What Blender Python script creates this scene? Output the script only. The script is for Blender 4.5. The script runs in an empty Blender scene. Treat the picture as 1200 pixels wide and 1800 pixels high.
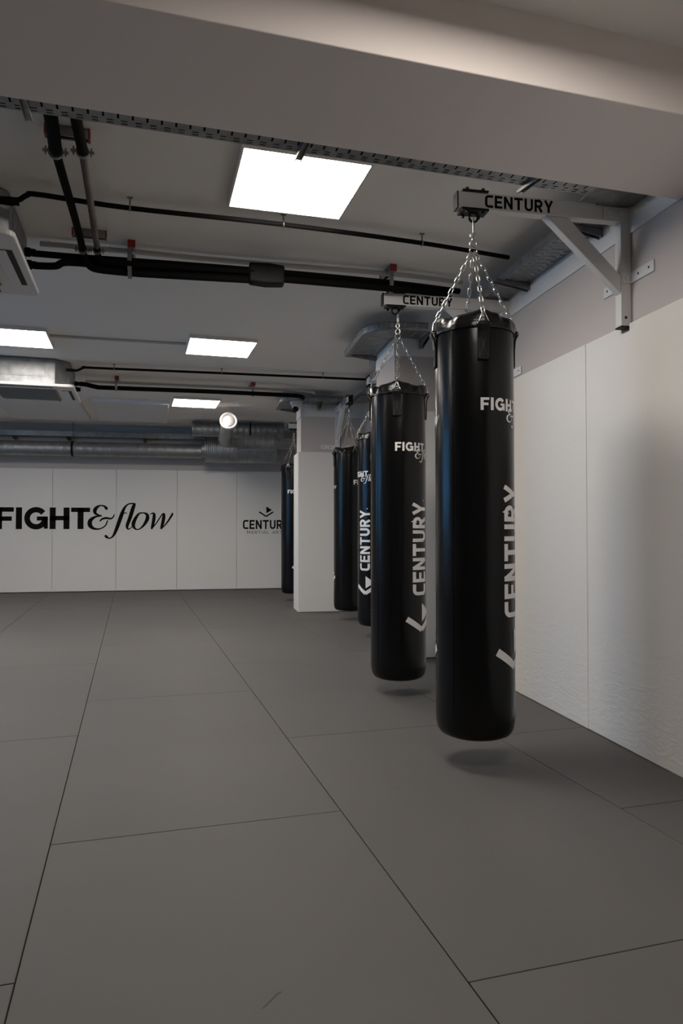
import bpy, bmesh, math, random
from mathutils import Vector, Matrix
random.seed(4)
SC = bpy.context.scene
COL = SC.collection
PI = math.pi

# ---------------------------------------------------------------- camera
YAW, PITCH, EYE = math.atan2(240, 1250), math.atan2(28, 1250), 1.05
fw = Vector((math.sin(YAW)*math.cos(PITCH), math.cos(YAW)*math.cos(PITCH), math.sin(PITCH)))
rt = Vector((math.cos(YAW), -math.sin(YAW), 0))
up = rt.cross(fw)
cd = bpy.data.cameras.new('camera'); cd.sensor_width = 36; cd.lens = 25.0; cd.clip_start = 0.05
cam = bpy.data.objects.new('camera', cd); COL.objects.link(cam)
m3 = Matrix((rt, up, -fw)).transposed()
cam.matrix_world = Matrix.Translation((0, 0, EYE)) @ m3.to_4x4()
SC.camera = cam
# ---------------------------------------------------------------- world, exposure
LAMP = 27.0            # radiance of the LED panels
SKY = 6.5             # daylight outside the left windows
w = bpy.data.worlds.new('daylight'); SC.world = w; w.use_nodes = True
w.node_tree.nodes['Background'].inputs[0].default_value = (0.10, 0.36, 0.72, 1)
w.node_tree.nodes['Background'].inputs[1].default_value = SKY
SC.view_settings.view_transform = 'Standard'
SC.view_settings.look = 'None'
SC.view_settings.exposure = 0.0
SC.view_settings.gamma = 1.0
SC.view_settings.use_curve_mapping = False

# ---------------------------------------------------------------- materials
MATS = {}
def mat(name, col, rough=0.5, metal=0.0, spec=0.5, bump=None, vary=None, emit=None, coat=0.0):
    if name in MATS: return MATS[name]
    m = bpy.data.materials.new(name); m.use_nodes = True
    nt = m.node_tree; b = nt.nodes['Principled BSDF']
    b.inputs['Base Color'].default_value = (*col, 1)
    b.inputs['Roughness'].default_value = rough
    b.inputs['Metallic'].default_value = metal
    b.inputs['Specular IOR Level'].default_value = spec
    b.inputs['Coat Weight'].default_value = coat
    tc = nt.nodes.new('ShaderNodeTexCoord')
    if vary:                                  # (scale, amount)
        n = nt.nodes.new('ShaderNodeTexNoise'); n.inputs['Scale'].default_value = vary[0]; n.inputs['Detail'].default_value = 5
        r = nt.nodes.new('ShaderNodeValToRGB')
        r.color_ramp.elements[0].position = 0.3; r.color_ramp.elements[1].position = 0.7
        r.color_ramp.elements[0].color = (*[c*(1-vary[1]) for c in col], 1)
        r.color_ramp.elements[1].color = (*[min(1, c*(1+vary[1])) for c in col], 1)
        nt.links.new(tc.outputs['Object'], n.inputs['Vector']); nt.links.new(n.outputs['Fac'], r.inputs['Fac'])
        nt.links.new(r.outputs['Color'], b.inputs['Base Color'])
    if bump:                                  # list of (scale xyz, strength, distance)
        prev = None
        for sc, st, di in bump:
            mp = nt.nodes.new('ShaderNodeMapping'); mp.inputs['Scale'].default_value = sc
            n = nt.nodes.new('ShaderNodeTexNoise'); n.inputs['Scale'].default_value = 1; n.inputs['Detail'].default_value = 4
            bp = nt.nodes.new('ShaderNodeBump'); bp.inputs['Strength'].default_value = st; bp.inputs['Distance'].default_value = di
            nt.links.new(tc.outputs['Object'], mp.inputs['Vector']); nt.links.new(mp.outputs['Vector'], n.inputs['Vector'])
            nt.links.new(n.outputs['Fac'], bp.inputs['Height'])
            if prev: nt.links.new(prev.outputs['Normal'], bp.inputs['Normal'])
            prev = bp
        nt.links.new(prev.outputs['Normal'], b.inputs['Normal'])
    if emit:
        b.inputs['Emission Color'].default_value = (*emit[0], 1); b.inputs['Emission Strength'].default_value = emit[1]
    MATS[name] = m
    return m

M_wall = mat('painted_plaster', (.56, .51, .48), .75, spec=.25, bump=[((60,)*3, .05, .002)])
M_upper = mat('white_paint_upper', (.77, .755, .74), .65, spec=.3)
M_ceil = mat('ceiling_paint', (.88, .845, .80), .85, spec=.2, bump=[((40,)*3, .04, .002)])
M_beam = mat('beam_paint', (.94, .86, .81), .8, spec=.2)
M_sub = mat('subfloor', (.03, .03, .03), .9)
M_mat = mat('mat_vinyl', (.101, .0965, .092), .62, spec=.35, vary=(1.3, .05), bump=[((350,)*3, .10, .001), ((6,)*3, .05, .01)])
M_scuff = mat('scuff_dirt', (.07, .068, .066), .8)
M_pad = mat('pad_vinyl', (.80, .775, .735), .5, spec=.4, bump=[((220,)*3, .06, .001), ((3, 3, 9), .10, .02)])
def pad_wrinkle():
    m = M_pad.copy(); m.name = 'pad_vinyl_creased'; nt = m.node_tree; b = nt.nodes['Principled BSDF']
    tc = nt.nodes.new('ShaderNodeTexCoord'); sx = nt.nodes.new('ShaderNodeSeparateXYZ'); mr = nt.nodes.new('ShaderNodeMapRange')
    mp = nt.nodes.new('ShaderNodeMapping'); mp.inputs['Scale'].default_value = (8, 8, 26)
    n = nt.nodes.new('ShaderNodeTexNoise'); n.inputs['Scale'].default_value = 1; n.inputs['Detail'].default_value = 6; n.inputs['Distortion'].default_value = 1.2
    mu = nt.nodes.new('ShaderNodeMath'); mu.operation = 'MULTIPLY'
    bp = nt.nodes.new('ShaderNodeBump'); bp.inputs['Strength'].default_value = .28; bp.inputs['Distance'].default_value = .010
    nt.links.new(tc.outputs['Object'], sx.inputs[0]); nt.links.new(sx.outputs['Z'], mr.inputs['Value'])
    mr.inputs['From Min'].default_value = .75; mr.inputs['From Max'].default_value = .15
    nt.links.new(tc.outputs['Object'], mp.inputs['Vector']); nt.links.new(mp.outputs['Vector'], n.inputs['Vector'])
    nt.links.new(n.outputs['Fac'], mu.inputs[0]); nt.links.new(mr.outputs['Result'], mu.inputs[1]); nt.links.new(mu.outputs[0], bp.inputs['Height'])
    nt.links.new(b.inputs['Normal'].links[0].from_socket, bp.inputs['Normal']); nt.links.new(bp.outputs['Normal'], b.inputs['Normal'])
    return m
M_padw = pad_wrinkle()
M_ink = mat('black_vinyl_letter', (.009, .0085, .008), .75, spec=.04)
M_inkb = mat('dark_grey_letter', (.06, .058, .056), .55)
M_white = mat('white_print', (.85, .83, .81), .5)
M_bag = mat('black_bag_vinyl', (.004, .004, .0042), .24, spec=.30, bump=[((7, 7, 2.5), .16, .03), ((260,)*3, .05, .001)])
M_collar = mat('black_collar_vinyl', (.005, .005, .005), .25, spec=.38, bump=[((14, 14, 30), .5, .012)])
M_strap = mat('black_webbing', (.006, .006, .006), .5, spec=.25, bump=[((300,)*3, .2, .001)])
M_stitch = mat('black_thread', (.03, .03, .03), .6)
M_chrome = mat('zinc_chain', (.62, .62, .61), .28, 1.0)
M_galv = mat('galvanised_steel', (.29, .295, .30), .48, .85, vary=(14, .22))
M_galvd = mat('galvanised_channel', (.25, .25, .25), .45, .85, vary=(20, .2))
M_duct = mat('duct_steel', (.36, .365, .37), .50, .9, vary=(9, .12))
M_powder = mat('white_powder_coat', (.70, .69, .675), .45)
M_black = mat('black_plastic', (.006, .006, .006), .5, spec=.25)
M_blackm = mat('black_metal', (.006, .006, .006), .45, spec=.25)
M_foam = mat('black_foam_insulation', (.005, .005, .005), .85, spec=.1, bump=[((40,)*3, .2, .003)])
M_greyfoam = mat('grey_foam_insulation', (.14, .12, .11), .85, spec=.2, vary=(8, .2))
M_conduit = mat('grey_conduit', (.55, .53, .51), .5)
M_red = mat('red_rubber', (.30, .018, .012), .5)
M_acw = mat('ac_white_plastic', (.74, .72, .70), .4)
M_slot = mat('dark_slot', (.02, .02, .02), .7)
M_grille = mat('grey_grille', (.20, .20, .20), .5)
M_film = mat('blue_film', (.12, .32, .50), .4)
M_felt = mat('acoustic_felt', (.78, .76, .74), .9, spec=.1)
M_trimw = mat('light_frame_white', (.72, .70, .68), .45)
M_led = mat('led_diffuser', (.9, .9, .9), .5, emit=((1.0, .93, .855), LAMP))
M_ledn = mat('led_diffuser_dimmed', (.9, .9, .9), .5, emit=((1.0, .92, .85), LAMP*.72))
M_glass = bpy.data.materials.new('window_glass'); M_glass.use_nodes = True
_nt = M_glass.node_tree; _nt.nodes.remove(_nt.nodes['Principled BSDF'])
_t = _nt.nodes.new('ShaderNodeBsdfTransparent'); _g = _nt.nodes.new('ShaderNodeBsdfGlossy'); _mx = _nt.nodes.new('ShaderNodeMixShader')
_g.inputs['Roughness'].default_value = .02; _mx.inputs[0].default_value = .06
_nt.links.new(_t.outputs[0], _mx.inputs[1]); _nt.links.new(_g.outputs[0], _mx.inputs[2])
_nt.links.new(_mx.outputs[0], _nt.nodes['Material Output'].inputs['Surface'])

# ---------------------------------------------------------------- mesh builder
class MB:
    def __init__(s): s.v = []; s.f = []
    def add(s, vs, fs):
        o = len(s.v); s.v += [tuple(v) for v in vs]; s.f += [tuple(i+o for i in f) for f in fs]; return s
    def box(s, x0, x1, y0, y1, z0, z1):
        return s.add([(x0,y0,z0),(x1,y0,z0),(x1,y1,z0),(x0,y1,z0),(x0,y0,z1),(x1,y0,z1),(x1,y1,z1),(x0,y1,z1)],
                     [(0,3,2,1),(4,5,6,7),(0,1,5,4),(1,2,6,5),(2,3,7,6),(3,0,4,7)])
    def prism(s, poly, fn, a, b):
        """poly: 2D outline; fn(u,v,w) -> xyz, extruded from w=a to w=b"""
        n = len(poly)
        vs = [fn(u, v, a) for u, v in poly] + [fn(u, v, b) for u, v in poly]
        fs = [tuple(range(n))[::-1], tuple(range(n, 2*n))] + [(i, (i+1) % n, n+(i+1) % n, n+i) for i in range(n)]
        return s.add(vs, fs)
    def tube(s, pts, r, seg=10, caps=True, closed=False):
        P = [Vector(p) for p in pts]; n = len(P); vs = []; fs = []
        R = r if isinstance(r, (list, tuple)) else [r]*n
        prev = None
        for i in range(n):
            if closed: t = P[(i+1) % n]-P[i-1]
            else: t = (P[min(i+1, n-1)]-P[max(i-1, 0)])
            t.normalize()
            if prev is None:
                a = Vector((0,0,1)) if abs(t.z) < .9 else Vector((1,0,0))
                nrm = a.cross(t).normalized()
            else:
                nrm = (prev - t*prev.dot(t)).normalized()
            prev = nrm; bn = t.cross(nrm)
            for k in range(seg):
                an = 2*PI*k/seg
                vs.append(P[i] + (nrm*math.cos(an)+bn*math.sin(an))*R[i])
        m = n if closed else n-1
        for i in range(m):
            j = (i+1) % n
            for k in range(seg):
                l = (k+1) % seg
                fs.append((i*seg+k, i*seg+l, j*seg+l, j*seg+k))
        if caps and not closed:
            fs.append(tuple(range(seg))[::-1]); fs.append(tuple(range((n-1)*seg, n*seg)))
        return s.add(vs, fs)
    def lathe(s, prof, seg=32, center=(0,0,0), ax=None, wob=None):
        """prof: (r, h) pairs along the axis"""
        A = Vector(ax).normalized() if ax else Vector((0,0,1))
        h = Vector((1,0,0)) if abs(A.x) < .9 else Vector((0,0,1))
        X = (h - A*h.dot(A)).normalized(); Y = A.cross(X); c = Vector(center)
        vs = []; fs = []
        for i, (r, z) in enumerate(prof):
            for k in range(seg):
                an = 2*PI*k/seg
                rr, zz = (r, z) if wob is None else wob(r, z, an)
                vs.append(c + A*zz + X*rr*math.cos(an) + Y*rr*math.sin(an))
        n = len(prof)
        for i in range(n-1):
            for k in range(seg):
                l = (k+1) % seg
                fs.append((i*seg+k, i*seg+l, (i+1)*seg+l, (i+1)*seg+k))
        fs.append(tuple(range(seg))[::-1]); fs.append(tuple(range((n-1)*seg, n*seg)))
        return s.add(vs, fs)
    def torus(s, c, R, r, nrm=(0,1,0), seg=20, ring=8):
        N = Vector(nrm).normalized(); h = Vector((0,0,1)) if abs(N.z) < .9 else Vector((1,0,0))
        X = (h-N*h.dot(N)).normalized(); Y = N.cross(X); c = Vector(c)
        return s.tube([c+X*R*math.cos(2*PI*k/seg)+Y*R*math.sin(2*PI*k/seg) for k in range(seg)], r, ring, closed=True)
    def dome(s, c, r, nrm, h=.6):
        N = Vector(nrm).normalized()
        return s.lathe([(r, 0), (r*.92, r*h*.5), (r*.6, r*h*.9), (r*.2, r*h)], 10, c, N)
    def hexbolt(s, c, r, h, nrm):
        return s.lathe([(r, 0), (r, h), (r*.85, h*1.15)], 6, c, nrm)
    def ribbon(s, pts, fn, depth=1, div=.02):
        """pts: list of (x, y, width) ; fn(x,y)->xyz ; flat strip following the centre line with mitred joins"""
        n = len(pts); L = []; R = []
        for i in range(n):
            x, y, wd = pts[i]
            if i == 0: d = (pts[1][0]-x, pts[1][1]-y)
            elif i == n-1: d = (x-pts[-2][0], y-pts[-2][1])
            else:
                a = Vector((x-pts[i-1][0], y-pts[i-1][1])).normalized(); b = Vector((pts[i+1][0]-x, pts[i+1][1]-y)).normalized()
                t = a+b
                if t.length < 1e-6: t = a
                t.normalize(); c = max(.5, t.dot(a)); d = t; wd = wd/c
            d = Vector(d).normalized(); nx, ny = -d.y*wd/2, d.x*wd/2
            L.append((x+nx, y+ny)); R.append((x-nx, y-ny))
        for i in range(n-1):
            ln = math.hypot(pts[i+1][0]-pts[i][0], pts[i+1][1]-pts[i][1])
            k = max(1, int(ln/div))
            wd = max(pts[i][2], pts[i+1][2]); q = max(1, int(wd/div))
            vs = []; fs = []
            for a in range(k+1):
                t = a/k
                l = (L[i][0]+(L[i+1][0]-L[i][0])*t, L[i][1]+(L[i+1][1]-L[i][1])*t)
                r = (R[i][0]+(R[i+1][0]-R[i][0])*t, R[i][1]+(R[i+1][1]-R[i][1])*t)
                for b in range(q+1):
                    u = b/q; vs.append(fn(r[0]+(l[0]-r[0])*u, r[1]+(l[1]-r[1])*u))
            for a in range(k):
                for b in range(q):
                    o = a*(q+1)+b; fs.append((o, o+q+1, o+q+2, o+1))
            s.add(vs, fs)
        return s
    def sheet(s, us, vs_, fn, hole=None):
        nu, nv = len(us), len(vs_); V = [fn(u, v) for u in us for v in vs_]; F = []
        for i in range(nu-1):
            for j in range(nv-1):
                if hole and hole(i, j): continue
                F.append((i*nv+j, (i+1)*nv+j, (i+1)*nv+j+1, i*nv+j+1))
        return s.add(V, F)

def world_loc(o):
    l = Vector((0,0,0))
    while o: l += o.location; o = o.parent
    return l
def obj(name, mb, material, parent=None, smooth=None, bevel=0, solid=0, local=False, seg=2):
    """link the builder's geometry as ONE mesh; coordinates are given in world space while nothing is rotated yet"""
    me = bpy.data.meshes.new(name)
    o = bpy.data.objects.new(name, me); COL.objects.link(o)
    if parent:
        o.parent = parent; off = world_loc(parent)
    else:
        xs = [v[0] for v in mb.v]; ys = [v[1] for v in mb.v]; zs = [v[2] for v in mb.v]
        off = Vector(((min(xs)+max(xs))/2, (min(ys)+max(ys))/2, min(zs))); o.location = off
    me.from_pydata([tuple(Vector(v)-off) for v in mb.v], [], mb.f)
    bm = bmesh.new(); bm.from_mesh(me)
    bmesh.ops.recalc_face_normals(bm, faces=bm.faces); bm.to_mesh(me); bm.free()
    me.materials.append(material)
    if smooth:
        for p in me.polygons: p.use_smooth = True
        me.set_sharp_from_angle(angle=math.radians(smooth))
    if solid:
        md = o.modifiers.new('thickness', 'SOLIDIFY'); md.thickness = solid; md.offset = 0
    if bevel:
        md = o.modifiers.new('bevel', 'BEVEL'); md.width = bevel; md.segments = seg; md.limit_method = 'ANGLE'; md.angle_limit = math.radians(40)
    return o
def tag(o, label, cat, group=None, kind=None):
    o['label'] = label; o['category'] = cat
    if group: o['group'] = group
    if kind: o['kind'] = kind
    return o
def thing(name, label, cat, loc=(0,0,0), group=None):
    o = bpy.data.objects.new(name, None); COL.objects.link(o); o.location = loc; o.empty_display_size = .1
    return tag(o, label, cat, group)
def struct(name, mb, material, label=None, parent=None, **k):
    o = obj(name, mb, material, parent, **k)
    if not parent: o['kind'] = 'structure'
    if label: o['label'] = label
    return o
def dup(root, loc, rz, label):
    def rec(o, par):
        c = o.copy(); COL.objects.link(c)
        if par: c.parent = par
        for ch in list(o.children): rec(ch, c)
        return c
    r = rec(root, None); r.location = loc; r.rotation_euler = (0, 0, rz); r['label'] = label
    return r

G = math.radians(5.2)                       # ceiling grid, beam and floor mats sit 5 degrees off the walls
GX = Vector((math.cos(G), math.sin(G), 0)); GY = Vector((-math.sin(G), math.cos(G), 0))
def gfun(c):                                # local grid frame at c
    c = Vector(c)
    return lambda u, v, z=0: c + GX*u + GY*v + Vector((0,0,z))
def gbox(mb, c, u0, u1, v0, v1, z0, z1):
    f = gfun((c[0], c[1], 0)); vs = [f(u, v, z) for z in (z0, z1) for u, v in ((u0,v0),(u1,v0),(u1,v1),(u0,v1))]
    return mb.add(vs, [(0,3,2,1),(4,5,6,7),(0,1,5,4),(1,2,6,5),(2,3,7,6),(3,0,4,7)])

# ---------------------------------------------------------------- lettering (cap height 1)
def arc(cx, cy, rx, ry, a0, a1, n=8):
    return [(cx+rx*math.cos(math.radians(a0+(a1-a0)*i/n)), cy+ry*math.sin(math.radians(a0+(a1-a0)*i/n))) for i in range(n+1)]
def wide(p, t): return [(x, y, t) for x, y in p]
def glyphs_square(t=.17):
    h = t/2; g = {}
    r = .2
    g['C'] = (.66, [wide([(.66, 1-h)] + arc(h+r, 1-h-r, r, r, 90, 180) + arc(h+r, h+r, r, r, 180, 270) + [(.66, h)], t)])
    g['E'] = (.62, [wide([(h, 0), (h, 1)], t), wide([(0, 1-h), (.62, 1-h)], t), wide([(0, .5), (.57, .5)], t*.95), wide([(0, h), (.62, h)], t)])
    g['N'] = (.72, [wide([(h, 0), (h, 1)], t), wide([(.72-h, 0), (.72-h, 1)], t), wide([(h*.9, 1-h*.3), (.72-h*.9, h*.3)], t)])
    g['T'] = (.72, [wide([(0, 1-h), (.72, 1-h)], t), wide([(.36, 0), (.36, 1)], t)])
    g['U'] = (.70, [wide([(h, 1)] + arc(.35, h+.24, .35-h, .24, 180, 360, 12) + [(.70-h, 1)], t)])
    g['R'] = (.68, [wide([(h, 0), (h, 1)], t), wide([(0, 1-h), (.36, 1-h)] + arc(.36, .68, .22, .32-h, 90, -90, 10) + [(0, .36+h)], t), wide([(.36, .42), (.60, 0)], t*1.08)])
    g['Y'] = (.74, [wide([(.085, 1), (.37, .42), (.37, 0)], t), wide([(.655, 1), (.37, .42)], t)])
    g['M'] = (.85, [wide([(h, 0), (h, 1)], t), wide([(.85-h, 0), (.85-h, 1)], t), wide([(h, 1), (.425, .3), (.85-h, 1)], t)])
    g['A'] = (.78, [wide([(h, 0), (.39, 1), (.78-h, 0)], t), wide([(.17, .28), (.61, .28)], t)])
    g['I'] = (t, [wide([(h, 0), (h, 1)], t)])
    g['L'] = (.56, [wide([(h, 0), (h, 1)], t), wide([(0, h), (.56, h)], t)])
    g['S'] = (.62, [wide([(.60, 1-h), (.3, 1-h)] + arc(.25, .73, .17, .27-h, 90, 250, 8) + arc(.37, .27, .17, .27-h, 70, -90, 8) + [(.32, h), (.02, h)], t)])
    g[' '] = (.45, [])
    return g
def glyphs_heavy():
    g = {}; t = .265; b = .205
    g['F'] = (.76, [wide([(t/2, 0), (t/2, 1)], t), wide([(0, 1-b/2), (.76, 1-b/2)], b), wide([(0, .48), (.68, .48)], b)])
    g['I'] = (.265, [wide([(t/2, 0), (t/2, 1)], t)])
    g['G'] = (1.03, [wide(arc(.52, .5, .39, .395, 38, 360, 26), .245), wide([(.55, .49), (1.03, .49)], .19), wide([(.945, .02), (.945, .56)], .17)])
    g['H'] = (.87, [wide([(t/2, 0), (t/2, 1)], t), wide([(.87-t/2, 0), (.87-t/2, 1)], t), wide([(0, .51), (.87, .51)], b)])
    g['T'] = (.84, [wide([(0, 1-b/2), (.84, 1-b/2)], b), wide([(.42, 0), (.42, 1)], t)])
    return g
def smooth_stroke(p, n=5):
    out = []
    for i in range(len(p)-1):
        a = p[max(i-1, 0)]; b = p[i]; c = p[i+1]; d = p[min(i+2, len(p)-1)]
        for k in range(n):
            t = k/n
            out.append(tuple(.5*((2*b[j]) + (-a[j]+c[j])*t + (2*a[j]-5*b[j]+4*c[j]-d[j])*t*t + (-a[j]+3*b[j]-3*c[j]+d[j])*t**3) for j in range(3)))
    out.append(p[-1])
    return out
SCRIPT = [   # italic "&flow", traced in units of 1/145 cap height
 [(716,140,4),(716,132,20),(706,117,14),(680,110,9),(655,122,20),(641,145,25),(650,168,15),(688,181,6)],
 [(688,181,6),(645,187,14),(613,212,26),(611,243,29),(635,266,17),(675,268,9),(710,246,9),(725,210,8)],
 [(674,217,9),(690,201,13),(716,195,15),(744,199,12),(761,188,9),(769,168,5)],
 [(716,309,4),(715,318,20),(733,332,9),(757,322,12),(777,285,21),(795,235,25),(815,175,25),(833,128,17),(857,101,9),(885,95,9),(907,97,8)],
 [(806,162,7),(850,160,7)],
 [(905,97,10),(893,118,24),(872,190,25),(853,245,21),(857,268,12),(872,266,7),(890,248,5)],
 [(958,158,8),(930,165,13),(904,203,23),(893,242,24),(906,268,12),(930,271,8),(960,246,15),(985,202,25),(983,170,19),(958,158,8)],
 [(1003,170,4),(1020,161,10),(1031,172,20),(1027,215,22),(1016,262,15),(1012,270,8)],
 [(1014,268,8),(1045,230,8),(1082,172,8),(1094,160,6)],
 [(1094,160,12),(1096,180,21),(1089,225,22),(1079,262,15),(1076,270,7)],
 [(1078,268,8),(1106,240,9),(1137,195,13),(1152,168,14),(1154,157,4)],
]
SCRIPT = [smooth_stroke([((x-600)/145, (270-y)/145, wd/145) for x, y, wd in s]) for s in SCRIPT]
def text(mb, string, glyphs, size, fn, gap=.13, x=0, div=.02):
    for ch in string:
        wd, strokes = glyphs[ch]
        for st in strokes: mb.ribbon([((x+a)*size, b*size, c*size) for a, b, c in st], fn, div=div)
        x += wd+gap
    return (x-gap)*size
def text_len(string, glyphs, gap=.13): return sum(glyphs[c][0]+gap for c in string)-gap
def script(mb, size, fn, x=0, y=0, div=.02, ids=None):
    for st in (SCRIPT if ids is None else [SCRIPT[i] for i in ids]): mb.ribbon([(x+a*size, y+b*size, c*size) for a, b, c in st], fn, div=div)
def mark(mb, half, fn, thick, div=.02):
    """chevron with the triangle standing in it; origin at the chevron's lower tip, half = half width"""
    hgt = .74*half
    for sx in (-1, 1):
        mb.ribbon([(0, thick*.62, thick), (sx*(half-thick*.3), hgt, thick)], fn, div=div)
    a, b, c = (.02*half, .55*half), (.02*half, 1.47*half), (.78*half, 1.0*half)
    n = 8; vs = []; fs = []
    for i in range(n+1):
        t = i/n; xx = a[0]+(c[0]-a[0])*t; lo = a[1]+(c[1]-a[1])*t; hi = b[1]+(c[1]-b[1])*t
        for j in range(5): vs.append(fn(xx, lo+(hi-lo)*j/4))
    for i in range(n):
        for j in range(4): o = i*5+j; fs.append((o, o+5, o+6, o+1))
    mb.add(vs, fs)
GS, GSB, GH, GT = glyphs_square(.19), glyphs_square(.20), glyphs_heavy(), glyphs_square(.12)

# ================================================================ STRUCTURE
XR, XL, YB, YF, ZC, ZN = 1.985, -6.0, 12.29, -3.5, 2.735, 2.68
def near_y(x): return 1.968+.095*x
def far_y(x): return 2.504+.090*x
struct('floor', MB().box(XL, XR, YF, YB, -.16, -.04), M_sub, 'bare floor slab under the grey mats')
cb = MB()
xy = lambda u, v, w_: (u, v, w_)
cb.prism([(XL, far_y(XL)-.1), (XR, far_y(XR)-.1), (XR, YB), (XL, YB)], xy, ZC, ZC+.25)
struct('ceiling', cb, M_ceil, 'grey-white plastered ceiling beyond the beam')
struct('ceiling.001', MB().prism([(XL, YF), (XR, YF), (XR, near_y(XR)+.1), (XL, near_y(XL)+.1)], xy, ZN, ZC+.25), M_ceil, 'plastered ceiling on the near side of the beam')
struct('ceiling_beam', MB().prism([(XL, near_y(XL)), (XR, near_y(XR)), (XR, far_y(XR)), (XL, far_y(XL))], xy, 2.45, ZC), M_beam,
       'broad painted beam crossing the ceiling close to the camera', bevel=.004)
struct('wall_right', MB().box(XR, XR+.2, YF, YB+.2, -.16, ZC+.25), M_wall, 'painted right wall above the white pads')
struct('trim_1', MB().box(XR-.008, XR, far_y(XR), YB, 2.45, ZC), M_upper, 'lighter painted band along the top of the right wall')
struct('wall_back', MB().box(XL, XR, YB, YB+.2, -.16, ZC+.25), M_wall, 'painted back wall behind the white pads')
struct('wall_front', MB().box(XL, XR, YF-.2, YF, -.16, ZC+.25), M_wall)
wl = MB()                                   # left wall with a row of windows, outside the picture
WIN = [(4.1, 5.35), (5.45, 6.7), (6.8, 8.05)]
WZ0, WZ1 = 1.12, 2.5
ys = [YF] + [q for p in WIN for q in p] + [YB]
for i in range(0, len(ys), 2): wl.box(XL-.25, XL, ys[i], ys[i+1], -.16, ZC+.25)
for a, b in WIN: wl.box(XL-.25, XL, a, b, -.16, WZ0); wl.box(XL-.25, XL, a, b, WZ1, ZC+.25)
struct('wall_left', wl, M_wall)
for i, (a, b) in enumerate(WIN):
    f = MB()
    for q in ((a, a+.05, WZ0, WZ1), (b-.05, b, WZ0, WZ1), (a, b, WZ0, WZ0+.05), (a, b, WZ1-.05, WZ1)): f.box(XL-.16, XL-.10, *q)
    wo = struct('window_%d' % (i+1), f, M_powder)
    struct('pane', MB().box(XL-.135, XL-.129, a+.05, b-.05, WZ0+.05, WZ1-.05), M_glass, parent=wo)
# pillars
P1 = (1.175, 8.82, 9.22); P2 = (1.505, 5.555, 6.18)       # left face X, near face Y, far face Y
for i, (px, y0, y1) in enumerate((P1, P2)):
    struct('pillar' + ('' if i == 0 else '.001'), MB().box(px, XR, y0, y1, -.16, ZC), M_wall,
           ('far' if i == 0 else 'nearer') + ' white square pillar standing against the right wall', bevel=.004)
    t = MB(); t.box(px-.006, XR-.01, y0-.006, y0, 2.45, ZC); t.box(px-.006, px, y0, y1, 2.45, ZC)
    struct('trim_%d' % (i+2), t, M_upper, 'lighter painted band around the top of the ' + ('far' if i == 0 else 'nearer') + ' pillar')

# ================================================================ FLOOR MATS
def clip(poly, ax, lim, keep_less):
    out = []
    for i in range(len(poly)):
        p, q = poly[i], poly[(i+1) % len(poly)]
        ip = (p[ax] <= lim) == keep_less; iq = (q[ax] <= lim) == keep_less
        if ip: out.append(p)
        if ip != iq:
            t = (lim-p[ax])/(q[ax]-p[ax]); out.append((p[0]+(q[0]-p[0])*t, p[1]+(q[1]-p[1])*t))
    return out
KM = -.098
ROWS = [  # offset of the left edge at Y=0, joints along the left edge
 (1.774, [-.6, 1.45, 2.444, 3.416, 5.43, 5.93, 7.95, 9.95, 12.4]),
 (.758, [-.4, 1.584, 3.569, 5.57, 7.57, 9.57, 11.57, 12.6]),
 (-.252, [.5, 2.52, 4.547, 6.62, 8.65, 10.65, 12.6]),
 (-1.260, [-.3, 1.68, 3.71, 5.7, 7.7, 9.7, 11.7, 12.6]),
 (-2.268, [2.6, 4.6, 6.6, 8.6, 10.6, 12.6]),
 (-3.276, [5.7, 7.7, 9.7, 11.7, 12.7]),
 (-4.284, [8.6, 10.6, 12.6]),
]
ORD = ['first', 'second', 'third', 'fourth', 'fifth', 'sixth', 'seventh', 'eighth', 'ninth']
ux, uy = 1/math.hypot(1, KM), KM/math.hypot(1, KM)          # across-row direction (perpendicular to the seam)
MATOBJ = {}
for ri, (c, js) in enumerate(ROWS):
    n = 0; wd_ = ((ROWS[ri-1][0] if ri else c+1.008)-c)*ux
    for a, b in zip(js[:-1], js[1:]):
        g = .0016
        def pt(y, side):
            x = c + KM*y
            if side: return (x+wd_*ux, y-wd_*KM*ux)
            return (x, y)
        A = pt(a+g, 0); B = pt(a+g, 1); Cc = pt(b-g, 1); D = pt(b-g, 0)
        poly = [(A[0]+g, A[1]), (B[0]-g, B[1]), (Cc[0]-g, Cc[1]), (D[0]+g, D[1])]
        poly = clip(poly, 0, XR-.022, True); poly = clip(poly, 1, YB-.045, True)
        if len(poly) < 3: continue
        area = abs(sum(poly[i][0]*poly[(i+1) % len(poly)][1]-poly[(i+1) % len(poly)][0]*poly[i][1] for i in range(len(poly))))/2
        if area < .02: continue
        vis = max(p[1] for p in poly) > 1.5
        if vis: n += 1
        o = obj('floor_mat', MB().prism(poly, xy, -.04, random.uniform(-.0008, 0)), M_mat, bevel=.0022, seg=2)
        pos = (ORD[n-1] + ' from the camera') if vis else 'under the camera'
        tag(o, 'dark grey floor mat in the %s row from the right wall, %s' % (ORD[ri], pos), 'floor mat', 'dark grey mats covering the floor')
        MATOBJ[(ri, n)] = o
# scuffs on the mats
def scuff(ri, n, pts, wd):
    m = MB(); m.ribbon([(x, y, wd*(1 if 0 < i < len(pts)-1 else .4)) for i, (x, y) in enumerate(pts)], lambda x, y: (x, y, .0006))
    o = obj('scuff_mark', m, M_scuff, MATOBJ[(ri, n)]); o['label'] = 'small dark scuff'
scuff(2, 1, [(.129, 1.583), (.148, 1.606), (.166, 1.626), (.176, 1.630)], .0035)
scuff(2, 1, [(.160, 1.640), (.165, 1.626)], .002)
for x, y in ((.78, 2.93), (.86, 2.92), (.77, 2.80), (.83, 2.76)):
    scuff(1, 2, [(x-.008, y), (x, y+.002), (x+.008, y)], .006)

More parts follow.
